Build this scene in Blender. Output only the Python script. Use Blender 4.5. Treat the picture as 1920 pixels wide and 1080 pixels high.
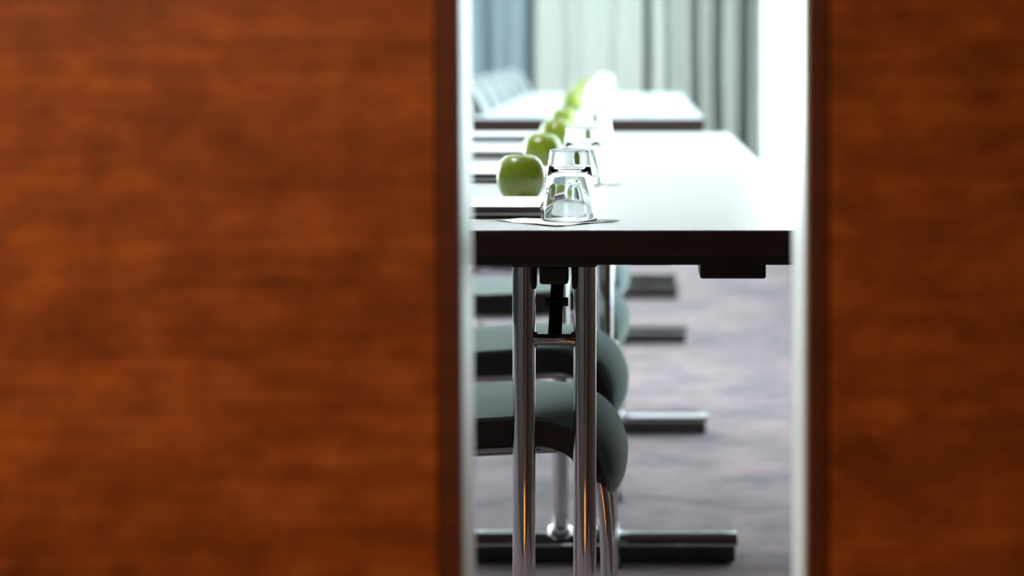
import bpy, bmesh, math, random
from mathutils import Vector, Matrix
random.seed(7)
for o in list(bpy.data.objects):
    bpy.data.objects.remove(o)
scn = bpy.context.scene
COL = scn.collection
PI = math.pi

# ------------------------------------------------------------------ camera
F = 3733.0            # focal length in pixels of the 1920 frame
VX, VY = 1185.0, 75.0  # vanishing point of the table rows
ZC = 0.9845
cd = bpy.data.cameras.new('camera')
cam = bpy.data.objects.new('camera', cd)
COL.objects.link(cam)
cam.location = (0, 0, ZC)
cam.rotation_euler = (PI / 2, 0, 0)
cd.sensor_width = 36
cd.lens = F / 1920 * 36
cd.shift_x = (960 - VX) / 1920
cd.shift_y = (VY - 540) / 1920
cd.clip_start = 0.05
cd.dof.use_dof = True
cd.dof.focus_distance = 2.68
cd.dof.aperture_fstop = 3.0
scn.camera = cam

# ------------------------------------------------------------------ sky and light
w = bpy.data.worlds.new('overcast_sky')
scn.world = w
w.use_nodes = True
bg = w.node_tree.nodes['Background']
bg.inputs[0].default_value = (0.86, 0.96, 1.0, 1)
bg.inputs[1].default_value = 12.2

def area(name, loc, target, sx, sy, power, col, portal=False):
    l = bpy.data.lights.new(name, 'AREA')
    l.shape = 'RECTANGLE'
    l.size, l.size_y = sx, sy
    l.energy = power
    l.color = col
    o = bpy.data.objects.new(name, l)
    COL.objects.link(o)
    o.location = loc
    d = Vector(target) - Vector(loc)
    o.rotation_euler = d.to_track_quat('-Z', 'Y').to_euler()
    if portal:
        l.cycles.is_portal = True
    return o

# daylight enters by the windows only (portals guide the sky light through them)
area('window_portal', (0.93, 7.6, 1.38), (0, 7.6, 1.38), 7.0, 2.4, 1, (1, 1, 1), True)
area('window_portal', (-4.33, 8.0, 1.38), (0, 8.0, 1.38), 6.2, 2.4, 1, (1, 1, 1), True)
area('window_portal', (-2.55, 11.68, 1.38), (-2.55, 0, 1.38), 1.9, 2.4, 1, (1, 1, 1), True)
# small recessed downlights over the row of tables
for k in range(4):
    dl = bpy.data.lights.new('downlight_lamp', 'SPOT')
    dl.energy = (135, 42, 25, 20)[k]
    dl.color = (1.0, 0.95, 0.89)
    dl.spot_size = math.radians(110)
    dl.spot_blend = 0.6
    dl.shadow_soft_size = 0.022
    do = bpy.data.objects.new('downlight_lamp', dl)
    COL.objects.link(do)
    do.location = (-0.85 if k % 2 == 0 else 0.40, 3.0 + 1.9 * k, 2.74)
# warm lamp of the foyer, left of and above the camera
area('foyer_lamp', (-0.92, 0.66, 1.72), (-0.48, 1.6, 1.10), 0.35, 0.35, 21.5, (1.0, 0.74, 0.46))
# ceiling spotlight of the foyer, on the floor before the doors
fs = bpy.data.lights.new('foyer_spotlight', 'SPOT')
fs.energy = 1700
fs.color = (1.0, 0.74, 0.46)
fs.spot_size = math.radians(12.5)
fs.spot_blend = 0.5
fs.shadow_soft_size = 0.04
fo = bpy.data.objects.new('foyer_spotlight', fs)
COL.objects.link(fo)
fo.location = (0.0, 1.36, 2.74)

vs = scn.view_settings
vs.view_transform = 'Standard'
vs.look = 'None'
vs.exposure = 0.0
vs.gamma = 1.0
vs.use_curve_mapping = False

# ------------------------------------------------------------------ materials
def new_mat(name):
    m = bpy.data.materials.new(name)
    m.use_nodes = True
    nt = m.node_tree
    return m, nt, nt.nodes['Principled BSDF']

def N(nt, t, **kw):
    n = nt.nodes.new(t)
    for k, v in kw.items():
        setattr(n, k, v)
    return n

def simple(name, col, rough=0.5, metal=0.0, spec=0.5, noise=0.0, scale=40, bump=0.0, sheen=0.0, coat=0.0, stretch=(1, 1, 1)):
    m, nt, b = new_mat(name)
    b.inputs['Roughness'].default_value = rough
    b.inputs['Metallic'].default_value = metal
    b.inputs['Specular IOR Level'].default_value = spec
    b.inputs['Sheen Weight'].default_value = sheen
    if sheen:
        b.inputs['Sheen Tint'].default_value = (0.78, 0.86, 0.83, 1)
    b.inputs['Coat Weight'].default_value = coat
    tc = N(nt, 'ShaderNodeTexCoord')
    mp = N(nt, 'ShaderNodeMapping')
    mp.inputs['Scale'].default_value = stretch
    nz = N(nt, 'ShaderNodeTexNoise')
    nz.inputs['Scale'].default_value = scale
    nz.inputs['Detail'].default_value = 4
    nt.links.new(tc.outputs['Object'], mp.inputs[0])
    nt.links.new(mp.outputs[0], nz.inputs['Vector'])
    mx = N(nt, 'ShaderNodeMix', data_type='RGBA')
    mx.inputs['A'].default_value = tuple(c * (1 - noise) for c in col) + (1,)
    mx.inputs['B'].default_value = tuple(min(1, c * (1 + noise)) for c in col) + (1,)
    nt.links.new(nz.outputs['Fac'], mx.inputs['Factor'])
    nt.links.new(mx.outputs['Result'], b.inputs['Base Color'])
    if bump:
        bp = N(nt, 'ShaderNodeBump')
        bp.inputs['Strength'].default_value = bump
        bp.inputs['Distance'].default_value = 0.002
        nt.links.new(nz.outputs['Fac'], bp.inputs['Height'])
        nt.links.new(bp.outputs[0], b.inputs['Normal'])
    return m

def wood(name, dark, mid, light, rough=0.45):
    m, nt, b = new_mat(name)
    b.inputs['Roughness'].default_value = rough
    b.inputs['Specular IOR Level'].default_value = 0.3
    tc = N(nt, 'ShaderNodeTexCoord')
    def nz(scale, detail, rough_, dist=0.0):
        mp = N(nt, 'ShaderNodeMapping')
        mp.inputs['Scale'].default_value = scale
        n = N(nt, 'ShaderNodeTexNoise')
        n.inputs['Scale'].default_value = 1.0
        n.inputs['Detail'].default_value = detail
        n.inputs['Roughness'].default_value = rough_
        n.inputs['Distortion'].default_value = dist
        nt.links.new(tc.outputs['Object'], mp.inputs[0])
        nt.links.new(mp.outputs[0], n.inputs['Vector'])
        return n.outputs['Fac']
    streak = nz((4.0, 4, 75), 5, 0.62, 0.25)     # long horizontal figure
    mottle = nz((24, 24, 34), 4, 0.6)           # flame like blotches
    broad = nz((1.6, 2, 13), 3, 0.5)            # wide bands
    fine = nz((10, 10, 620), 3, 0.6)            # pores
    def lin(a, wa, b_, wb):
        x = N(nt, 'ShaderNodeMath', operation='MULTIPLY'); x.inputs[1].default_value = wa
        nt.links.new(a, x.inputs[0])
        y = N(nt, 'ShaderNodeMath', operation='MULTIPLY_ADD'); y.inputs[1].default_value = wb
        nt.links.new(b_, y.inputs[0]); nt.links.new(x.outputs[0], y.inputs[2])
        return y.outputs[0]
    s = lin(lin(lin(streak, 0.30, mottle, 0.42), 1.0, broad, 0.22), 1.0, fine, 0.06)
    cr = N(nt, 'ShaderNodeValToRGB')
    e = cr.color_ramp.elements
    e[0].position, e[0].color = 0.36, dark + (1,)
    e[1].position, e[1].color = 0.64, light + (1,)
    k = e.new(0.5); k.color = mid + (1,)
    nt.links.new(s, cr.inputs[0])
    nt.links.new(cr.outputs[0], b.inputs['Base Color'])
    bp = N(nt, 'ShaderNodeBump')
    bp.inputs['Strength'].default_value = 0.08
    bp.inputs['Distance'].default_value = 0.001
    nt.links.new(s, bp.inputs['Height'])
    nt.links.new(bp.outputs[0], b.inputs['Normal'])
    return m

def carpet_mat():
    m, nt, b = new_mat('carpet')
    b.inputs['Roughness'].default_value = 0.95
    b.inputs['Specular IOR Level'].default_value = 0.1
    b.inputs['Sheen Weight'].default_value = 0.15
    tc = N(nt, 'ShaderNodeTexCoord')
    def nz(scale, detail, rot=0.0, dist=0.0):
        mp = N(nt, 'ShaderNodeMapping')
        mp.inputs['Scale'].default_value = scale
        mp.inputs['Rotation'].default_value = (0, 0, rot)
        n = N(nt, 'ShaderNodeTexNoise')
        n.inputs['Scale'].default_value = 1.0
        n.inputs['Detail'].default_value = detail
        n.inputs['Distortion'].default_value = dist
        nt.links.new(tc.outputs['Object'], mp.inputs[0])
        nt.links.new(mp.outputs[0], n.inputs['Vector'])
        return n.outputs['Fac']
    big = nz((3.2, 5.5, 1), 3, 0.0, 0.6)
    mid = nz((16, 16, 1), 3)
    pile = nz((260, 260, 1), 3)
    c1 = N(nt, 'ShaderNodeValToRGB')
    c1.color_ramp.elements[0].position = 0.40
    c1.color_ramp.elements[0].color = (0.128, 0.103, 0.124, 1)
    c1.color_ramp.elements[1].position = 0.58
    c1.color_ramp.elements[1].color = (0.275, 0.199, 0.212, 1)
    a = N(nt, 'ShaderNodeMath', operation='MULTIPLY'); a.inputs[1].default_value = 0.55
    nt.links.new(big, a.inputs[0])
    a2 = N(nt, 'ShaderNodeMath', operation='MULTIPLY_ADD'); a2.inputs[1].default_value = 0.25
    nt.links.new(mid, a2.inputs[0]); nt.links.new(a.outputs[0], a2.inputs[2])
    a3 = N(nt, 'ShaderNodeMath', operation='MULTIPLY_ADD'); a3.inputs[1].default_value = 0.20
    nt.links.new(pile, a3.inputs[0]); nt.links.new(a2.outputs[0], a3.inputs[2])
    nt.links.new(a3.outputs[0], c1.inputs[0])
    nt.links.new(c1.outputs[0], b.inputs['Base Color'])
    bp = N(nt, 'ShaderNodeBump')
    bp.inputs['Strength'].default_value = 0.5
    bp.inputs['Distance'].default_value = 0.004
    nt.links.new(pile, bp.inputs['Height'])
    nt.links.new(bp.outputs[0], b.inputs['Normal'])
    return m

def cloth_mat(name, col, translucent=0.3, transparent=0.0):
    m = bpy.data.materials.new(name)
    m.use_nodes = True
    nt = m.node_tree
    nt.nodes.clear()
    out = N(nt, 'ShaderNodeOutputMaterial')
    d = N(nt, 'ShaderNodeBsdfDiffuse')
    t = N(nt, 'ShaderNodeBsdfTranslucent')
    tc = N(nt, 'ShaderNodeTexCoord')
    mp = N(nt, 'ShaderNodeMapping'); mp.inputs['Scale'].default_value = (60, 60, 3)
    nz = N(nt, 'ShaderNodeTexNoise'); nz.inputs['Scale'].default_value = 2
    nt.links.new(tc.outputs['Object'], mp.inputs[0]); nt.links.new(mp.outputs[0], nz.inputs['Vector'])
    mx = N(nt, 'ShaderNodeMix', data_type='RGBA')
    mx.inputs['A'].default_value = tuple(c * 0.94 for c in col) + (1,)
    mx.inputs['B'].default_value = col + (1,)
    nt.links.new(nz.outputs['Fac'], mx.inputs['Factor'])
    nt.links.new(mx.outputs['Result'], d.inputs[0]); nt.links.new(mx.outputs['Result'], t.inputs[0])
    s = N(nt, 'ShaderNodeMixShader'); s.inputs[0].default_value = translucent
    nt.links.new(d.outputs[0], s.inputs[1]); nt.links.new(t.outputs[0], s.inputs[2])
    last = s
    if transparent:
        tr = N(nt, 'ShaderNodeBsdfTransparent')
        s2 = N(nt, 'ShaderNodeMixShader'); s2.inputs[0].default_value = transparent
        nt.links.new(s.outputs[0], s2.inputs[1]); nt.links.new(tr.outputs[0], s2.inputs[2])
        last = s2
    nt.links.new(last.outputs[0], out.inputs[0])
    return m

def pane_mat():
    m = bpy.data.materials.new('window_glass')
    m.use_nodes = True
    nt = m.node_tree
    nt.nodes.clear()
    out = N(nt, 'ShaderNodeOutputMaterial')
    tr = N(nt, 'ShaderNodeBsdfTransparent'); tr.inputs[0].default_value = (0.95, 0.98, 0.97, 1)
    gl = N(nt, 'ShaderNodeBsdfGlossy'); gl.inputs['Roughness'].default_value = 0.02
    lw = N(nt, 'ShaderNodeLayerWeight'); lw.inputs['Blend'].default_value = 0.5
    pw = N(nt, 'ShaderNodeMath', operation='POWER'); pw.inputs[1].default_value = 5.0
    fr = N(nt, 'ShaderNodeMath', operation='MULTIPLY_ADD'); fr.inputs[1].default_value = 0.93; fr.inputs[2].default_value = 0.03
    nt.links.new(lw.outputs['Facing'], pw.inputs[0]); nt.links.new(pw.outputs[0], fr.inputs[0])
    s = N(nt, 'ShaderNodeMixShader')
    nt.links.new(fr.outputs[0], s.inputs[0]); nt.links.new(tr.outputs[0], s.inputs[1]); nt.links.new(gl.outputs[0], s.inputs[2])
    nt.links.new(s.outputs[0], out.inputs[0])
    return m

def glass_mat():
    m, nt, b = new_mat('tumbler_glass')
    b.inputs['Base Color'].default_value = (0.985, 1.0, 0.995, 1)
    b.inputs['Roughness'].default_value = 0.0
    b.inputs['Transmission Weight'].default_value = 1.0
    b.inputs['IOR'].default_value = 1.5
    return m

def apple_mat():
    m, nt, b = new_mat('apple_skin')
    b.inputs['Roughness'].default_value = 0.24
    b.inputs['Specular IOR Level'].default_value = 0.6
    b.inputs['Coat Weight'].default_value = 0.4
    b.inputs['Coat Roughness'].default_value = 0.16
    tc = N(nt, 'ShaderNodeTexCoord')
    nz = N(nt, 'ShaderNodeTexNoise'); nz.inputs['Scale'].default_value = 16; nz.inputs['Detail'].default_value = 3
    nt.links.new(tc.outputs['Object'], nz.inputs['Vector'])
    vo = N(nt, 'ShaderNodeTexVoronoi'); vo.inputs['Scale'].default_value = 150
    nt.links.new(tc.outputs['Object'], vo.inputs['Vector'])
    cr = N(nt, 'ShaderNodeValToRGB')
    cr.color_ramp.elements[0].position = 0.3; cr.color_ramp.elements[0].color = (0.150, 0.240, 0.008, 1)
    cr.color_ramp.elements[1].position = 0.72; cr.color_ramp.elements[1].color = (0.270, 0.335, 0.018, 1)
    nt.links.new(nz.outputs['Fac'], cr.inputs[0])
    lt = N(nt, 'ShaderNodeMath', operation='LESS_THAN'); lt.inputs[1].default_value = 0.12
    nt.links.new(vo.outputs['Distance'], lt.inputs[0])
    sc = N(nt, 'ShaderNodeMath', operation='MULTIPLY'); sc.inputs[1].default_value = 0.35
    nt.links.new(lt.outputs[0], sc.inputs[0])
    mx = N(nt, 'ShaderNodeMix', data_type='RGBA')
    nt.links.new(sc.outputs[0], mx.inputs['Factor'])
    nt.links.new(cr.outputs[0], mx.inputs['A'])
    mx.inputs['B'].default_value = (0.42, 0.50, 0.16, 1)
    nt.links.new(mx.outputs['Result'], b.inputs['Base Color'])
    return m

M = {
    'door_wood': wood('door_wood', (0.115, 0.026, 0.004), (0.215, 0.051, 0.008), (0.345, 0.092, 0.017)),
    'lipping': wood('door_lipping', (0.060, 0.012, 0.003), (0.078, 0.016, 0.004), (0.10, 0.022, 0.005), 0.6),
    'edge_metal': simple('edge_aluminium', (0.80, 0.83, 0.83), 0.35, 0.6, noise=0.03),
    'groove': simple('groove_shadow_gap', (0.03, 0.012, 0.006), 0.8, noise=0.1),
    'carpet': carpet_mat(),
    'foyer_floor': simple('foyer_wood_floor', (0.28, 0.135, 0.035), 0.5, noise=0.15, scale=3, stretch=(1, 12, 1)),
    'wall_wood': simple('brown_wall_panel', (0.075, 0.045, 0.032), 0.5, noise=0.3, scale=3, stretch=(1, 1, 14)),
    'dark_panel': simple('dark_reflection_panel', (0.030, 0.018, 0.014), 0.5, noise=0.3, scale=3, stretch=(1, 1, 14)),  # kept near black so the chrome posts reflect a dark door side
    'pale_back': simple('pale_grey_backrest', (0.19, 0.225, 0.24), 0.35, noise=0.04),
    'plaster': simple('white_plaster', (0.78, 0.80, 0.80), 0.9, noise=0.03, scale=12, bump=0.05),
    'foyer_plaster': simple('foyer_plaster', (0.55, 0.42, 0.30), 0.9, noise=0.04, scale=12),
    'ceiling': simple('ceiling_white', (0.82, 0.83, 0.83), 0.95, noise=0.02, scale=20),
    'frame': simple('window_frame_white', (0.75, 0.77, 0.78), 0.4, noise=0.02),
    'pane': pane_mat(),
    'laminate': simple('white_laminate', (0.71, 0.76, 0.80), 0.30, noise=0.01, scale=30, spec=0.38),
    'table_edge': simple('black_brown_edge', (0.045, 0.026, 0.021), 0.3, noise=0.25, scale=30, stretch=(1, 1, 8)),
    'black_steel': simple('black_steel', (0.012, 0.010, 0.010), 0.4, noise=0.2),
    'chrome': simple('chrome', (0.62, 0.62, 0.64), 0.06, 1.0, noise=0.02),
    'seat_fabric': simple('grey_green_fabric', (0.082, 0.122, 0.122), 0.9, noise=0.18, scale=420, bump=0.35, sheen=0.65, spec=0.2),
    'shell': simple('dark_seat_shell', (0.014, 0.009, 0.009), 0.45, noise=0.2),
    'apple': apple_mat(),
    'stem': simple('apple_stem_bark', (0.10, 0.06, 0.02), 0.8, noise=0.3),
    'glass': glass_mat(),
    'print': cloth_mat('white_print', (0.97, 0.97, 0.97), 0.35),
    'paper': simple('white_paper', (0.93, 0.94, 0.94), 0.6, noise=0.02, scale=60, bump=0.1),
    'cover': simple('dark_leather_cover', (0.020, 0.011, 0.012), 0.5, noise=0.3, scale=90, bump=0.2),
    'pages': simple('page_block', (0.86, 0.90, 0.92), 0.8, noise=0.08, scale=8, stretch=(1, 1, 200)),
    'drape': cloth_mat('blue_grey_drape_cloth', (0.20, 0.25, 0.27), 0.1),
    'pale_cloth': cloth_mat('pale_curtain_cloth', (0.43, 0.45, 0.41), 0.15),
    'sheer': cloth_mat('sheer_voile', (0.90, 0.95, 0.96), 0.6, 0.45),
    'rail': simple('rail_white', (0.7, 0.7, 0.7), 0.4, noise=0.02),
}

# ------------------------------------------------------------------ mesh helpers
def link(name, bm, mat, parent=None, smooth=False, autosm=None):
    me = bpy.data.meshes.new(name)
    bmesh.ops.recalc_face_normals(bm, faces=bm.faces)
    bm.to_mesh(me)
    bm.free()
    if smooth:
        for p in me.polygons:
            p.use_smooth = True
    me.materials.append(M[mat])
    o = bpy.data.objects.new(name, me)
    COL.objects.link(o)
    if parent is not None:
        o.parent = parent
    if autosm:
        md = o.modifiers.new('edges', 'EDGE_SPLIT')
        md.split_angle = autosm
    return o

def box(bm, a, b, bevel=0.0, seg=2):
    r = bmesh.ops.create_cube(bm, size=1)
    vs_ = r['verts']
    for v in vs_:
        v.co = Vector([a[i] + (v.co[i] + 0.5) * (b[i] - a[i]) for i in range(3)])
    if bevel:
        es = list({e for v in vs_ for e in v.link_edges})
        bmesh.ops.bevel(bm, geom=es, offset=bevel, segments=seg, affect='EDGES', profile=0.5)
    return bm

def boxbm(a, b, bevel=0.0, seg=2):
    return box(bmesh.new(), a, b, bevel, seg)

def smooth_path(pts, n=6):
    """Catmull-Rom through the points"""
    P = [Vector(p) for p in pts]
    P = [P[0] * 2 - P[1]] + P + [P[-1] * 2 - P[-2]]
    out = []
    for i in range(1, len(P) - 2):
        p0, p1, p2, p3 = P[i - 1:i + 3]
        for k in range(n):
            t = k / n
            out.append(0.5 * ((2 * p1) + (p2 - p0) * t + (2 * p0 - 5 * p1 + 4 * p2 - p3) * t * t + (3 * p1 - p0 - 3 * p2 + p3) * t ** 3))
    out.append(P[-2])
    return out

def tube(bm, pts, r, seg=16):
    P = [Vector(p) for p in pts]
    rings = []
    ref = None
    for i, p in enumerate(P):
        d = (P[min(i + 1, len(P) - 1)] - P[max(i - 1, 0)]).normalized()
        if ref is None:
            ref = Vector((0, 1, 0)) if abs(d.y) < 0.8 else Vector((0, 0, 1))
        u = (ref - d * ref.dot(d)).normalized()
        ref = u
        v = d.cross(u)
        rings.append([bm.verts.new(p + r * (math.cos(2 * PI * k / seg) * u + math.sin(2 * PI * k / seg) * v)) for k in range(seg)])
    for a, b in zip(rings, rings[1:]):
        for k in range(seg):
            bm.faces.new((a[k], a[(k + 1) % seg], b[(k + 1) % seg], b[k]))
    bm.faces.new(rings[0][::-1])
    bm.faces.new(rings[-1])
    return bm

def lathe(bm, prof, seg=32, close=False):
    """prof: list of (r,z); r=0 makes a pole"""
    rings = []
    for r, z in prof:
        if r < 1e-6:
            rings.append([bm.verts.new((0, 0, z))])
        else:
            rings.append([bm.verts.new((r * math.cos(2 * PI * k / seg), r * math.sin(2 * PI * k / seg), z)) for k in range(seg)])
    pairs = list(zip(rings, rings[1:]))
    if close:
        pairs.append((rings[-1], rings[0]))
    for a, b in pairs:
        for k in range(seg):
            k2 = (k + 1) % seg
            if len(a) == 1 and len(b) == 1:
                continue
            if len(a) == 1:
                bm.faces.new((a[0], b[k2], b[k]))
            elif len(b) == 1:
                bm.faces.new((a[k], a[k2], b[0]))
            else:
                bm.faces.new((a[k], a[k2], b[k2], b[k]))
    return bm

def prism_x(bm, prof, x0, x1):
    """prof: (y,z) outline extruded along x"""
    A = [bm.verts.new((x0, y, z)) for y, z in prof]
    B = [bm.verts.new((x1, y, z)) for y, z in prof]
    n = len(prof)
    for k in range(n):
        bm.faces.new((A[k], A[(k + 1) % n], B[(k + 1) % n], B[k]))
    bm.faces.new(A[::-1]); bm.faces.new(B)
    return bm

def thing(name, label, cat, loc=(0, 0, 0), group=None, rz=0):
    o = bpy.data.objects.new(name, None)
    o.empty_display_size = 0.05
    COL.objects.link(o)
    o.location = loc
    o.rotation_euler = (0, 0, rz)
    o['label'] = label
    o['category'] = cat
    if group:
        o['group'] = group
    return o

def tag(o, label, cat, group=None):
    o['label'] = label
    o['category'] = cat
    if group:
        o['group'] = group
    return o

def struct(o):
    o['kind'] = 'structure'
    return o

def dup(root, loc, label, rz=None, group=None):
    r = root.copy()
    COL.objects.link(r)
    r.location = loc
    if rz is not None:
        r.rotation_euler = (0, 0, rz)
    r['label'] = label
    if group:
        r['group'] = group
    for ch in list(root.children):
        c = ch.copy(); COL.objects.link(c); c.parent = r
        for g in list(ch.children):
            d = g.copy(); COL.objects.link(d); d.parent = c
    return r

def sroot(name, loc=(0, 0, 0)):
    o = bpy.data.objects.new(name, None)
    o.empty_display_size = 0.05
    COL.objects.link(o)
    o.location = loc
    return struct(o)

# ------------------------------------------------------------------ room shell
H = 2.80
YB = 11.60            # back wall
YD0, YD1 = 1.60, 1.73  # faces of the sliding doors
XR = 0.86             # right wall, room side
XL = -4.25
struct(link('floor', boxbm((-4.6, 1.66, -0.12), (3.2, YB + 0.2, 0.0)), 'carpet'))
struct(link('floor_foyer', boxbm((-4.6, -3.2, -0.12), (3.2, 1.66, 0.0)), 'foyer_floor'))
struct(link('ceiling', boxbm((-4.6, -3.2, H), (3.2, YB + 0.2, H + 0.12)), 'ceiling'))
bm = bmesh.new()
box(bm, (XL - 0.15, YB, 0), (-3.5, YB + 0.15, H))
box(bm, (-1.6, YB, 0), (XR + 0.15, YB + 0.15, H))
box(bm, (-3.5, YB, 0), (-1.6, YB + 0.15, 0.18))
box(bm, (-3.5, YB, 2.58), (-1.6, YB + 0.15, H))
struct(link('wall_back', bm, 'plaster'))
bm = bmesh.new()
box(bm, (XR, YD1, 0), (XR + 0.15, 4.1, H))
box(bm, (XR, 11.1, 0), (XR + 0.15, YB, H))
box(bm, (XR, 4.1, 0), (XR + 0.15, 11.1, 0.18))
box(bm, (XR, 4.1, 2.58), (XR + 0.15, 11.1, H))
struct(link('wall_right', bm, 'wall_wood'))
bm = bmesh.new()
box(bm, (XL - 0.15, YD1, 0), (XL, 4.9, H))
box(bm, (XL - 0.15, 11.1, 0), (XL, YB, H))
box(bm, (XL - 0.15, 4.9, 0), (XL, 11.1, 0.18))
box(bm, (XL - 0.15, 4.9, 2.58), (XL, 11.1, H))
struct(link('wall_left', bm, 'wall_wood'))
# partition beside and above the sliding doors, and the foyer round the camera
bm = bmesh.new()
box(bm, (-4.4, YD0 - 0.02, 0), (-1.35, YD1 + 0.02, H))
box(bm, (1.35, YD0 - 0.02, 0), (3.0, YD1 + 0.02, H))
box(bm, (-1.35, YD0 - 0.02, 2.45), (1.35, YD1 + 0.02, H))
struct(link('wall_front', bm, 'dark_panel'))
bm = bmesh.new()
box(bm, (-3.1, -3.1, 0), (-3.0, YD0 - 0.02, H))
box(bm, (3.0, -3.1, 0), (3.1, YD0 - 0.02, H))
box(bm, (-3.0, -3.1, 0), (3.0, -3.0, H))
struct(link('wall_foyer', bm, 'foyer_plaster'))

for k in range(4):
    bm = lathe(bmesh.new(), [(0.060, 0.0), (0.085, -0.004), (0.088, 0.0), (0.088, 0.004), (0.060, 0.03)], 28)
    o = link('trim_%d' % (k + 1), bm, 'frame', None, True)
    o.location = (-0.85 if k % 2 == 0 else 0.40, 3.0 + 1.9 * k, H - 0.004)
    struct(o)

def window(name, x, y0, y1, n, back=None):
    r = sroot(name, (x, (y0 + y1) / 2, 0.18))
    if back is not None:
        r.location = ((y0 + y1) / 2, back, 0.18)
        r.rotation_euler = (0, 0, PI / 2)
    hy = (y1 - y0) / 2
    z1 = 2.40
    bm = bmesh.new()
    box(bm, (-0.03, -hy, 0), (0.03, hy, 0.05), 0.004)
    box(bm, (-0.03, -hy, z1 - 0.05), (0.03, hy, z1), 0.004)
    box(bm, (-0.03, -hy, 0.05), (0.03, -hy + 0.05, z1 - 0.05), 0.004)
    box(bm, (-0.03, hy - 0.05, 0.05), (0.03, hy, z1 - 0.05), 0.004)
    link('window_frame', bm, 'frame', r)
    step = 2 * hy / n
    for k in range(n):
        if k:
            y = -hy + k * step
            link('mullion', boxbm((-0.03, y - 0.025, 0.05), (0.03, y + 0.025, z1 - 0.05), 0.004), 'frame', r)
        link('pane', boxbm((-0.003, -hy + k * step + 0.025, 0.05), (0.003, -hy + (k + 1) * step - 0.025, z1 - 0.05)), 'pane', r)
    return r
window('window_1', XR + 0.075, 4.1, 11.1, 5)
window('window_2', XL - 0.075, 4.9, 11.1, 5)
window('window_3', 0, -3.5, -1.6, 2, YB + 0.075)

# ------------------------------------------------------------------ the two sliding doors, ajar
def door(name, edge0, slope, side):
    """edge0: x of the leading edge at the floor; slope: dx/dz; side: -1 left door, +1 right door"""
    r = sroot(name, (edge0 + side * 0.6, (YD0 + YD1) / 2, 0.0))
    ox, oy = r.location.x, r.location.y
    lip = 0.0190
    def slab(xa, xb, y0, y1, bev=0.0):
        # xa nearer the gap, xb further from it; both follow the lean of the door
        bm = bmesh.new()
        vv = []
        for z in (0.008, 2.44):
            for x, y in ((xa, y0), (xb, y0), (xb, y1), (xa, y1)):
                vv.append(bm.verts.new((edge0 + side * x + slope * z - ox, y - oy, z)))
        for f in ((0, 1, 2, 3), (7, 6, 5, 4), (0, 4, 5, 1), (1, 5, 6, 2), (2, 6, 7, 3), (3, 7, 4, 0)):
            bm.faces.new([vv[i] for i in f])
        if bev:
            bmesh.ops.bevel(bm, geom=list(bm.edges), offset=bev, segments=2, affect='EDGES', profile=0.5)
        return bm
    link('door_leaf', slab(lip + 0.0012, 1.215, YD0, YD1), 'door_wood', r)
    link('added_dark_backing', slab(lip + 0.004, 1.21, YD1 - 0.002, YD1 + 0.004, 0.0012), 'dark_panel', r)  # unseen dark sheet, added to darken what the chrome reflects
    link('groove', slab(lip - 0.0002, lip + 0.0014, YD0 + 0.003, YD1 - 0.003), 'groove', r)
    link('lipping', slab(0.002, lip, YD0 + 0.0004, YD0 + 0.02, 0.0012), 'lipping', r)
    link('lipping', slab(0.002, lip, YD1 - 0.02, YD1 - 0.0004, 0.0012), 'lipping', r)
    link('edge_profile', slab(0.0, lip - 0.0005, YD0 + 0.012, YD1 - 0.006, 0.0012), 'edge_metal', r)
    return r
door('door_1', -0.1318, -0.0073, -1)
door('door_2', 0.1383, 0.0006, 1)

# ------------------------------------------------------------------ curtains
def px2x(px, Y):
    return (px - VX) * Y / F

def curtain(name, label, mat, x0, x1, Y, fold, h=2.62, n=420, along='x', rail=True):
    cx, L = (x0 + x1) / 2, x1 - x0
    loc = (cx, Y, 0.02) if along == 'x' else (Y, cx, 0.02)
    r = thing(name, label, 'curtain', loc)
    bm = bmesh.new()
    rows = 7
    grid = []
    for j in range(rows):
        z = h * j / (rows - 1)
        row = []
        for i in range(n + 1):
            s = -L / 2 + L * i / n
            flare = 1.0 - 0.10 * math.sin(PI * j / (rows - 1)) 
            d = fold(cx + s + 0.006 * math.sin(2.1 * j + 9 * s)) * flare
            row.append(bm.verts.new((s, d, z) if along == 'x' else (d, s, z)))
        grid.append(row)
    for a, b in zip(grid, grid[1:]):
        for i in range(n):
            bm.faces.new((a[i], a[i + 1], b[i + 1], b[i]))
    link('cloth', bm, mat, r, True)
    if rail:
        a, b = ((-L / 2, -0.03, h), (L / 2, 0.03, h + 0.035)) if along == 'x' else ((-0.03, -L / 2, h), (0.03, L / 2, h + 0.035))
        link('curtain_rail', boxbm(a, b, 0.004), 'rail', r)
    return r

YC = 11.32
val = [(1213, 7, .16), (1252, 6, .07), (1303, 8, .18), (1347, 9, .22), (1397, 11, .26), (1062, 10, .03), (1088, 8, .03), (1150, 9, .025), (1180, 7, .03), (1275, 5, .04), (1325, 5, .05), (1372, 5, .05)]
vv_ = [(px2x(p, YC), s * YC / F, d) for p, s, d in val]
def fold_pale(x):
    return sum(d * math.exp(-((x - c) / s) ** 2) for c, s, d in vv_) + 0.006 * math.sin(95 * x)
curtain('curtain', 'pale green-white full-length curtain with deep vertical folds across back wall', 'pale_cloth', px2x(1004, YC), 0.70, YC, fold_pale, n=620)
vd = [(px2x(p, YC), s * YC / F, d) for p, s, d in [(996, 9, .10), (915, 12, .08), (950, 6, .03), (860, 10, .1), (800, 12, .1), (740, 10, .1), (680, 12, .1), (600, 12, .1)]]
def fold_drape(x):
    return sum(d * math.exp(-((x - c) / s) ** 2) for c, s, d in vd) + 0.004 * math.sin(80 * x)
curtain('curtain', 'blue-grey heavy drape at the left of the pale back-wall curtain', 'drape', -1.5, px2x(1003, YC), YC - 0.01, fold_drape, n=420)
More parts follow.
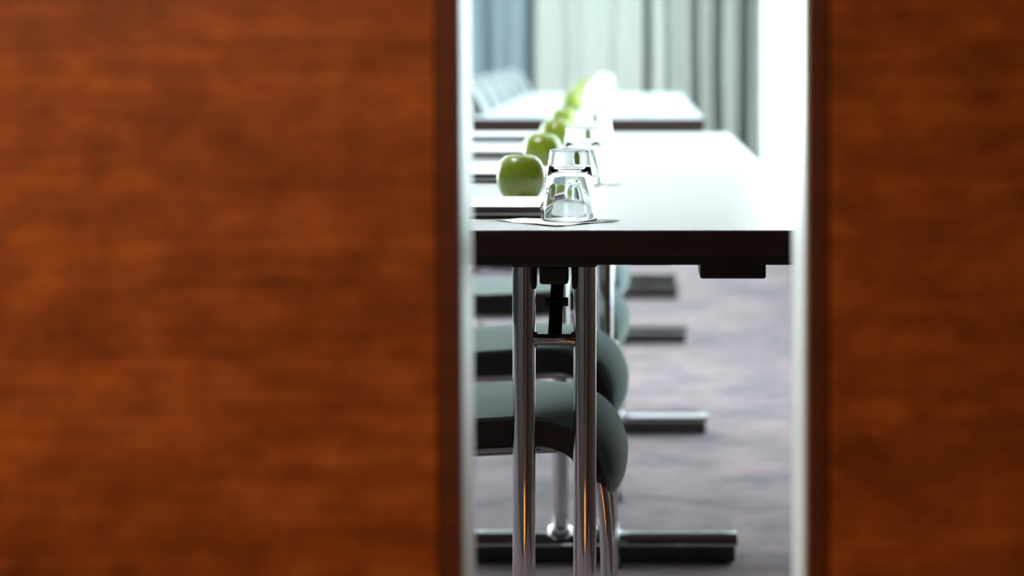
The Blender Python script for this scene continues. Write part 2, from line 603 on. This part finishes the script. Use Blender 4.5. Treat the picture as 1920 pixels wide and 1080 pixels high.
def fold_sheer(y):
    return 0.028 * math.sin(2 * PI * y / 0.19) + 0.012 * math.sin(2 * PI * y / 0.071 + 1)
curtain('curtain', 'sheer white curtain glowing in front of the window on the right', 'sheer', 3.8, 11.15, 0.75, fold_sheer, n=900, along='y')

# ------------------------------------------------------------------ folding tables
TX0, TX1 = -0.470, 0.260     # table edges across
ZT = 0.74

def leg_frame(root, y, cx, facing):
    """one folding T leg: two chromed posts, crossbar, stay, foot"""
    top = 0.695
    for s in (-1, 1):
        x = cx + s * 0.0421
        lg = link('leg', tube(bmesh.new(), [(x, y, 0.052), (x, y, top)], 0.0160, 32), 'chrome', root, True, 0.7)
        c = bmesh.new()
        lathe(c, [(0.0161, 0.050), (0.022, 0.050), (0.0235, 0.054), (0.0225, 0.060), (0.0161, 0.062)], 32)
        bmesh.ops.translate(c, verts=c.verts, vec=(x, y, 0))
        link('collar', c, 'chrome', lg, True)
    zb = 0.5695
    cb = link('crossbar', tube(bmesh.new(), [(cx - 0.030, y, zb), (cx + 0.030, y, zb)], 0.0080, 20), 'chrome', root, True, 0.7)
    for s in (-1, 1):
        xa, xb = cx + s * 0.0235, cx + s * 0.029
        link('end_ring', tube(bmesh.new(), [(xa, y, zb), (xb, y, zb)], 0.0110, 20), 'chrome', cb, True, 0.7)
    # stay: flat steel arm from the crossbar up to the underside, further in under the top
    bm = bmesh.new()
    pa, pb = Vector((cx + 0.0005, y + facing * 0.004, zb + 0.004)), Vector((cx + 0.001, y + facing * 0.19, 0.690))
    for (x0, x1) in ((-0.0096, 0.0096),):
        d = (pb - pa).normalized()
        nrm = d.cross(Vector((1, 0, 0))).normalized() * 0.003
        vv = []
        for p in (pa, pb):
            for sx, sn in ((x0, -1), (x1, -1), (x1, 1), (x0, 1)):
                vv.append(bm.verts.new(p + Vector((sx, 0, 0)) + nrm * sn))
        for f in ((0, 1, 2, 3), (7, 6, 5, 4), (0, 4, 5, 1), (1, 5, 6, 2), (2, 6, 7, 3), (3, 7, 4, 0)):
            bm.faces.new([vv[i] for i in f])
    st = link('stay', bm, 'black_steel', root)
    p = pa.lerp(pb, 0.34)
    link('hinge_pin', tube(bmesh.new(), [(p.x - 0.0165, p.y, p.z), (p.x + 0.0165, p.y, p.z)], 0.0065, 14), 'black_steel', st, True, 0.7)
    # hinge bracket under the top
    bm = bmesh.new()
    box(bm, (cx - 0.060, y - 0.025, 0.672), (cx + 0.060, y + 0.025, 0.695), 0.004)
    box(bm, (cx - 0.020, y - 0.020, 0.648), (cx + 0.020, y + 0.020, 0.674), 0.004)
    for s in (-1, 1):
        box(bm, (cx + s * 0.0300 - 0.006, y - 0.012, 0.640), (cx + s * 0.0300 + 0.006, y + 0.012, 0.674), 0.004)
    link('hinge_bracket', bm, 'black_steel', root)
    # foot: long low beam, rounded along the top
    prof = [(-0.0435, 0.033), (-0.044, 0.036), (-0.042, 0.040), (-0.036, 0.044), (-0.020, 0.0490), (0.0, 0.0505),
            (0.020, 0.0490), (0.036, 0.044), (0.042, 0.040), (0.044, 0.036), (0.0435, 0.033)]
    bm = prism_x(bmesh.new(), [(y + a, b) for a, b in prof], cx - 0.285, cx + 0.285)
    ft = link('foot', bm, 'chrome', root, True, 0.8)
    for s in (-1, 1):
        bm = prism_x(bmesh.new(), [(y + a * 1.04, 0.033 + (b - 0.033) * 1.08) for a, b in prof], cx + s * 0.2845, cx + s * 0.2925)
        link('end_cap', bm, 'chrome', ft, True, 0.8)
        link('glide', boxbm((cx + s * 0.25 - 0.03, y - 0.028, 0.0), (cx + s * 0.25 + 0.03, y + 0.028, 0.013), 0.003), 'black_steel', ft)
    sk = link('foot_lower_half', boxbm((cx - 0.288, y - 0.0425, 0.004), (cx + 0.288, y + 0.0425, 0.0345), 0.002), 'black_steel', root)  # lower half of the foot, coloured black

def table(label, y0, L, dx, legs, latch=True):
    r = thing('folding_table', label, 'table', (dx, y0, 0), 'folding conference tables in one long row')
    x0, x1 = TX0, TX1
    g = 0.0012
    tp = link('tabletop', boxbm((x0, g, ZT - 0.033), (x1, L - g, ZT - 0.0012), 0.0015), 'table_edge', r)
    link('laminate', boxbm((x0 + 0.0012, g + 0.0012, ZT - 0.0016), (x1 - 0.0012, L - g - 0.0012, ZT), 0.0005, 1), 'laminate', tp)
    bm = bmesh.new()
    i = 0.004
    box(bm, (x0 + i, i, ZT - 0.045), (x1 - i, 0.030, ZT - 0.033), 0.001)
    box(bm, (x0 + i, L - 0.030, ZT - 0.045), (x1 - i, L - i, ZT - 0.033), 0.001)
    box(bm, (x0 + i, 0.030, ZT - 0.045), (x0 + 0.030, L - 0.030, ZT - 0.033), 0.001)
    box(bm, (x1 - 0.030, 0.030, ZT - 0.045), (x1 - i, L - 0.030, ZT - 0.033), 0.001)
    link('under_frame', bm, 'black_steel', r)
    if latch:
        bm = bmesh.new()
        box(bm, (0.088, 0.018, ZT - 0.0645), (0.1735, 0.10, ZT - 0.044), 0.003)
        link('latch_block', bm, 'black_steel', r)
    for y, cx, fc in legs:
        leg_frame(r, y, cx, fc)
    return r

Y1, L1 = 2.557, 1.36
Y2 = Y1 + L1
Y3, L3 = 6.21, 1.45
Y4 = Y3 + L3
table('white-topped folding table nearest the doors, on twin chrome posts', Y1, L1, 0.0, [(0.20, -0.1075, 1), (3.785 - Y1, -0.094, -1)])
table('white-topped folding table butted against the far end of nearest table', Y2, L1, 0.0, [(5.005 - Y2, -0.104, -1)], False)
table('white-topped folding table with a dark front edge, beyond the aisle gap', Y3, L3, -0.034, [(0.28, -0.080, 1), (L3 - 0.05, -0.080, -1)])
table('hindmost white folding table, its far end before the back curtain', Y4, L3, -0.034, [(0.30, -0.080, 1), (L3 - 0.26, -0.080, -1)], False)

# ------------------------------------------------------------------ chairs (they face +x, under the table)
def interp(pts, t):
    """piecewise linear by normalised index"""
    f = t * (len(pts) - 1)
    i = min(int(f), len(pts) - 2)
    f -= i
    return tuple(pts[i][k] * (1 - f) + pts[i + 1][k] * f for k in range(2))

edge_prof = [(-0.440, 0.448), (-0.36, 0.445), (-0.28, 0.446), (-0.21, 0.450), (-0.16, 0.4525), (-0.132, 0.4515), (-0.108, 0.447), (-0.083, 0.438), (-0.064, 0.426), (-0.051, 0.412), (-0.041, 0.390), (-0.034, 0.370), (-0.0315, 0.358), (-0.031, 0.350)]
mid_prof = [(-0.455, 0.449), (-0.36, 0.444), (-0.28, 0.446), (-0.20, 0.452), (-0.145, 0.4575), (-0.105, 0.4590), (-0.075, 0.4570), (-0.050, 0.449), (-0.029, 0.432), (-0.014, 0.408), (-0.006, 0.380), (-0.009, 0.349), (-0.020, 0.328), (-0.037, 0.315)]
HW = 0.150
def seat_grid(off_n, drop=0.0):
    nu, nv = 49, 22
    E = smooth_path([(x, 0, z) for x, z in edge_prof], 4)
    C = smooth_path([(x, 0, z) for x, z in mid_prof], 4)
    rows = []
    for i in range(len(E)):
        row = []
        for j in range(nv + 1):
            v = -1 + 2 * j / nv
            wgt = max(0.0, 1 - abs(v) ** 2.6) ** 0.8
            p = E[i].lerp(C[i], wgt)
            a = E[max(i - 1, 0)].lerp(C[max(i - 1, 0)], wgt)
            b = E[min(i + 1, len(E) - 1)].lerp(C[min(i + 1, len(E) - 1)], wgt)
            d = (b - a).normalized()
            nrm = Vector((d.z, 0, -d.x))   # points down / back
            t = i / (len(E) - 1)
            yy = v * HW * (1 - 0.10 * t ** 3 * abs(v))
            row.append((p.x + nrm.x * off_n(t), yy, p.z + nrm.z * off_n(t)))
        rows.append(row)
    return rows

def closed_shell(top, bot):
    bm = bmesh.new()
    T = [[bm.verts.new(p) for p in r] for r in top]
    B = [[bm.verts.new(p) for p in r] for r in bot]
    nu, nv = len(T), len(T[0])
    for i in range(nu - 1):
        for j in range(nv - 1):
            bm.faces.new((T[i][j], T[i][j + 1], T[i + 1][j + 1], T[i + 1][j]))
            bm.faces.new((B[i][j], B[i + 1][j], B[i + 1][j + 1], B[i][j + 1]))
    for i in range(nu - 1):
        for j, fl in ((0, False), (nv - 1, True)):
            bm.faces.new((T[i][j], T[i + 1][j], B[i + 1][j], B[i][j]))
    for i in (0, nu - 1):
        for j in range(nv - 1):
            bm.faces.new((T[i][j], T[i][j + 1], B[i][j + 1], B[i][j]))
    return bm

def make_chair(label):
    r = thing('upholstered_chair', label, 'chair', (0, 0, 0), 'chairs tucked under the left side of the tables')
    taper = lambda t: 1.0 if t < 0.75 else max(0.12, 1 - (t - 0.75) / 0.25)
    top = seat_grid(lambda t: 0.0)
    mid = seat_grid(lambda t: 0.0055)
    bot = seat_grid(lambda t: 0.0065 + 0.034 * taper(t))
    link('seat_cushion', closed_shell(top, mid), 'seat_fabric', r, True, 1.0)
    link('seat_shell', closed_shell(mid, bot), 'shell', r, True, 1.0)
    for s in (-1, 1):
        y = s * 0.122
        side = [(-0.033, y, 0.012), (-0.036, y, 0.25), (-0.041, y, 0.325), (-0.047, y, 0.358), (-0.060, y, 0.385), (-0.083, y, 0.399), (-0.115, y, 0.404), (-0.25, y, 0.398), (-0.37, y, 0.396), (-0.42, y, 0.385), (-0.445, y, 0.352), (-0.455, y, 0.30), (-0.475, y, 0.012)]
        fr = link('side_frame', tube(bmesh.new(), smooth_path(side, 5), 0.0095, 16), 'chrome', r, True, 0.8)
        for x in (-0.033, -0.475):
            link('foot_glide', tube(bmesh.new(), [(x, y, 0.0), (x, y, 0.018)], 0.0125, 14), 'shell', fr, True, 0.8)
        up = [(-0.30, y, 0.397), (-0.38, y, 0.402), (-0.425, y, 0.44), (-0.440, y, 0.52), (-0.450, y, 0.62), (-0.470, y, 0.72)]
        link('back_upright', tube(bmesh.new(), smooth_path(up, 5), 0.0095, 16), 'chrome', r, True, 0.8)
    link('cross_tube', tube(bmesh.new(), [(-0.25, -0.122, 0.396), (-0.25, 0.122, 0.396)], 0.0085, 14), 'chrome', r, True, 0.8)
    # backrest: a padded panel, reclining and curling back at the top
    bp = smooth_path([(-0.422, 0, 0.55), (-0.425, 0, 0.63), (-0.436, 0, 0.71), (-0.456, 0, 0.775), (-0.486, 0, 0.822), (-0.520, 0, 0.848)], 5)
    nv = 16
    def layer(off):
        rows = []
        for i, p in enumerate(bp):
            a, b = bp[max(i - 1, 0)], bp[min(i + 1, len(bp) - 1)]
            d = (b - a).normalized()
            nrm = Vector((-d.z, 0, d.x))
            t = i / (len(bp) - 1)
            rnd = 1.0 if 0.12 < t < 0.85 else (max(0.15, t / 0.12) ** 0.5 if t <= 0.12 else max(0.1, (1 - t) / 0.15) ** 0.5)
            row = []
            for j in range(nv + 1):
                v = -1 + 2 * j / nv
                bow = -0.020 * (1 - v * v)
                e = off * max(0.25, (1 - abs(v) ** 6)) * rnd
                drop = -0.022 * t ** 2 * abs(v) ** 5
                q = p + nrm * e
                row.append((q.x + bow, v * 0.195 * (1 - 0.12 * t ** 3), q.z + drop))
            rows.append(row)
        return rows
    link('back_cushion', closed_shell(layer(-0.016), layer(0.004)), 'pale_back', r, True, 1.0)
    link('back_shell', closed_shell(layer(0.004), layer(0.026)), 'shell', r, True, 1.0)
    return r

near_chairs = [(2.965, 'grey-green upholstered chair on chrome tube legs, nearest the doors'),
               (3.590, 'grey-green chair tucked in second from the doors, rounded front showing'),
               (4.370, 'grey-green chair under the second table, its front half behind the second chair'),
               (5.225, 'grey-green chair under the far end of second table, partly below its edge')]
c0 = make_chair(near_chairs[0][1])
c0.location = (0, near_chairs[0][0], 0)
for y, lb in near_chairs[1:]:
    dup(c0, (0, y, 0), lb)
far_lb = ['chair back seen edge-on at the left before the dark edge of far table',
          'pale curved chair back, second from the aisle at the far tables',
          'pale curved chair back, third from the aisle at the far tables',
          'pale curved chair back, fourth from the aisle at the far tables',
          'pale curved chair back, second from the blue-grey drape at far tables',
          'greyish chair back at the far end of row, against the drape']
for k, lb in enumerate(far_lb):
    dup(c0, (-0.035, 6.62 + 0.53 * k, 0), lb, group='chairs along the left side of the far tables')

# ------------------------------------------------------------------ things on the tables
def make_apple(label):
    r = thing('apple', label, 'apple', (0, 0, 0), 'green apples set along the tables')
    R, hgt = 0.0372, 0.0765
    prof = []
    n = 26
    for k in range(n + 1):
        a = -PI / 2 + PI * k / n
        rr = R * (math.cos(a) ** 0.80 if math.cos(a) > 0 else 0)
        z = hgt / 2 + hgt / 2 * math.sin(a)
        rr *= 1.0 + 0.045 * math.sin(a)      # broad shoulders
        q = rr / R
        if a > 0:
            z -= 0.013 * math.exp(-(q / 0.28) ** 2)
        else:
            z += 0.008 * math.exp(-(q / 0.25) ** 2)
        prof.append((rr if 0 < k < n else 0.0, z))
    seg = 40
    bm = lathe(bmesh.new(), prof, seg)
    for v in bm.verts:
        a = math.atan2(v.co.y, v.co.x)
        q = v.co.z / hgt
        k = 1 + 0.018 * math.cos(5 * a) * (1.2 - q) + 0.012 * math.sin(2 * a + 0.6)
        v.co.x *= k
        v.co.y *= k
    zmin = min(v.co.z for v in bm.verts)
    for v in bm.verts:
        v.co.z -= zmin
    link('skin', bm, 'apple', r, True)
    ztop = prof[-1][1] - zmin
    st = [(0, 0, ztop - 0.001), (0.0005, 0, ztop + 0.005), (0.002, 0.001, ztop + 0.010)]
    link('stem', tube(bmesh.new(), smooth_path(st, 3), 0.0012, 8), 'stem', r, True)
    return r

def make_tumbler(label):
    r = thing('tumbler', label, 'glass', (0, 0, 0), 'upturned water tumblers')
    outer = [(0.0368, 0.0), (0.0373, 0.0012), (0.0371, 0.004), (0.0362, 0.016), (0.0349, 0.032), (0.0333, 0.048), (0.0314, 0.063), (0.0294, 0.077), (0.0279, 0.087), (0.0272, 0.0925), (0.0262, 0.0948), (0.0240, 0.0958), (0.0130, 0.0950), (0.0, 0.0947)]
    inner = [(0.0362, 0.0), (0.0356, 0.003), (0.0344, 0.013), (0.0326, 0.029), (0.0305, 0.044), (0.0282, 0.0560), (0.0258, 0.0635), (0.0225, 0.0685), (0.0175, 0.0718), (0.010, 0.0732), (0.0, 0.0735)]
    bm = lathe(bmesh.new(), inner[::-1] + outer, 56)
    link('glass_body', bm, 'glass', r, True)
    return r

def make_coaster(label):
    half = 0.083
    bm = bmesh.new()
    n = 16
    T, B = [], []
    rnd = random.Random(3)
    for i in range(n + 1):
        tr, br = [], []
        for j in range(n + 1):
            u, v = -1 + 2 * i / n, -1 + 2 * j / n
            x, y = (u + v) / 2 * half, (u - v) / 2 * half
            e = max(abs(u), abs(v))
            z = 0.0010 + 0.0016 * max(0, e - 0.55) / 0.45 * (0.5 + 0.5 * math.sin(3.1 * u + 2.3 * v * v + 4 * u * v))
            tr.append(bm.verts.new((x, y, z + 0.0006)))
            br.append(bm.verts.new((x, y, z if e < 0.999 else z)))
        T.append(tr); B.append(br)
    for i in range(n):
        for j in range(n):
            bm.faces.new((T[i][j], T[i][j + 1], T[i + 1][j + 1], T[i + 1][j]))
            bm.faces.new((B[i][j], B[i + 1][j], B[i + 1][j + 1], B[i][j + 1]))
    for i in range(n):
        for a, b in (((i, 0), (i + 1, 0)), ((i, n), (i + 1, n)), ((0, i), (0, i + 1)), ((n, i), (n, i + 1))):
            bm.faces.new((T[a[0]][a[1]], T[b[0]][b[1]], B[b[0]][b[1]], B[a[0]][a[1]]))
    for v in bm.verts:
        v.co.z -= 0.0010
    o = link('paper_coaster', bm, 'paper', None, True, 0.8)
    return tag(o, label, 'coaster', 'square paper coasters')

def make_folder(label):
    r = thing('folder', label, 'folder', (0, 0, 0), 'dark folders at the place settings')
    x0, x1, y0, y1 = -0.30, 0.0, 0.0, 0.19
    link('back_cover', boxbm((x0, y0, 0), (x1, y1, 0.0036), 0.0012), 'cover', r)
    link('page_block', boxbm((x0 + 0.004, y0 + 0.003, 0.0036), (x1 - 0.003, y1 - 0.003, 0.0088), 0.0006, 1), 'pages', r)
    bm = bmesh.new()
    vv = []
    for z0, dz in ((0.0088, 0.0), (0.0150, 0.0)):
        for x, y in ((x0, y0), (x1, y0), (x1, y1), (x0, y1)):
            zz = z0 - (0.0012 if (x == x1 and z0 > 0.01) else 0)
            vv.append(bm.verts.new((x, y, zz)))
    for f in ((3, 2, 1, 0), (4, 5, 6, 7), (0, 1, 5, 4), (1, 2, 6, 5), (2, 3, 7, 6), (3, 0, 4, 7)):
        bm.faces.new([vv[i] for i in f])
    bmesh.ops.bevel(bm, geom=list(bm.edges), offset=0.0012, segments=2, affect='EDGES', profile=0.5)
    link('front_cover', bm, 'cover', r)
    return r

def make_pad(label):
    o = link('notepad', boxbm((-0.295, 0.002, 0), (-0.002, 0.186, 0.0016), 0.0004, 1), 'paper')
    return tag(o, label, 'notepad', 'white notepads on the folders')

ordn = ['nearest', 'second', 'third', 'fourth']
place = ['at the setting nearest the doors', 'at the second setting from the doors', 'at the third setting from the doors', 'at the fourth setting from the doors']
PX = -0.1675
set_y = [2.700 + 0.68 * k for k in range(4)]
apple0 = glass0 = folder0 = coaster0 = pad0 = None
app_lb = ['green apple in sharp focus behind the folder nearest the doors', 'green apple second from the doors, just behind the sharp nearest apple', 'green apple third from the doors, between second apple and glasses', 'green apple fourth from the doors, half hidden behind the third']
gl_lb = ['upturned clear tumbler with white PL lettering, nearest the doors', 'upturned clear tumbler second from the doors, behind the lettered one', 'upturned clear tumbler third from the doors on the white table', 'upturned clear tumbler fourth from the doors, at second table far end']
far_ap = ['small blurred green apple nearest the aisle on the far table'] + ['pale blurred green apple on the far tables, %s from the aisle' % k for k in ('second', 'third', 'fourth', 'fifth', 'sixth')]
far_gl = ['blurred upturned tumbler on the far tables, %s from the aisle' % k for k in ('first', 'second', 'third', 'fourth', 'fifth', 'sixth')]
far_co = ['white paper coaster on the far tables, %s from the aisle' % k for k in ('first', 'second', 'third', 'fourth', 'fifth', 'sixth')]

def scatter(src, loc, lb, rz):
    return dup(src, loc, lb, rz)

spots = [(0.0, y, False) for y in set_y] + [(-0.030, 6.34 + 0.47 * k, True) for k in range(6)]
for i, (dx, y, far) in enumerate(spots):
    j = i - 4
    # coaster and tumbler
    lc = far_co[j] if far else 'white square paper coaster under the tumbler ' + place[i]
    lg = far_gl[j] if far else gl_lb[i]
    la = far_ap[j] if far else app_lb[i]
    cl = (-0.100 + dx, y - 0.014, ZT)
    if coaster0 is None:
        coaster0 = make_coaster(lc); coaster0.location = cl
    else:
        dup(coaster0, cl, lc, 0.05 * math.sin(5 * i))
    gl = (-0.0846 + dx, y, ZT + 0.0008)
    if glass0 is None:
        glass0 = make_tumbler(lg); glass0.location = gl
    else:
        dup(glass0, gl, lg)
    al = (PX + dx + (-0.002, 0.0, 0.002, -0.006)[i % 4], y + 0.325, ZT)
    if apple0 is None:
        apple0 = make_apple(la); apple0.location = al
    else:
        dup(apple0, al, la, 1.3 * i)
    if not far:
        fl = (-0.124, y + 0.018, ZT)
        lf = 'dark-covered folder under a white notepad ' + place[i]
        lp = 'white notepad lying on the dark folder ' + place[i]
        if folder0 is None:
            folder0 = make_folder(lf); folder0.location = fl
            pad0 = make_pad(lp); pad0.location = (fl[0], fl[1], ZT + 0.0150)
        else:
            dup(folder0, fl, lf); dup(pad0, (fl[0], fl[1], ZT + 0.0150), lp)

# white print on the nearest tumbler, wrapped round its wall
cu = bpy.data.curves.new('lettering_curve', 'FONT')
cu.body = 'PL'
cu.size = 0.0215
cu.space_character = 0.95
cu.offset = 0.0006
to = bpy.data.objects.new('lettering_curve', cu)
COL.objects.link(to)
bpy.context.view_layer.update()
me = bpy.data.meshes.new_from_object(to.evaluated_get(bpy.context.evaluated_depsgraph_get()))
bpy.data.objects.remove(to)
bm = bmesh.new()
bm.from_mesh(me)
bmesh.ops.triangulate(bm, faces=bm.faces)
bmesh.ops.subdivide_edges(bm, edges=bm.edges, cuts=2, use_grid_fill=True)
xs = [v.co.x for v in bm.verts]
xm = (min(xs) + max(xs)) / 2
prf = [(0.0371, 0.004), (0.0362, 0.016), (0.0349, 0.032), (0.0333, 0.048), (0.0314, 0.063), (0.0294, 0.077)]
def rad(z):
    for (r0, z0), (r1, z1) in zip(prf, prf[1:]):
        if z0 <= z <= z1:
            return r0 + (r1 - r0) * (z - z0) / (z1 - z0)
    return prf[0][0]
for v in bm.verts:
    z = 0.0300 + v.co.y
    a = -PI / 2 - math.radians(50) + (v.co.x - xm) / 0.034
    rr = rad(z) + 0.0001
    v.co = (rr * math.cos(a), rr * math.sin(a), z)
lo = link('lettering', bm, 'print', glass0)
lo['label'] = 'white PL lettering printed on the glass'
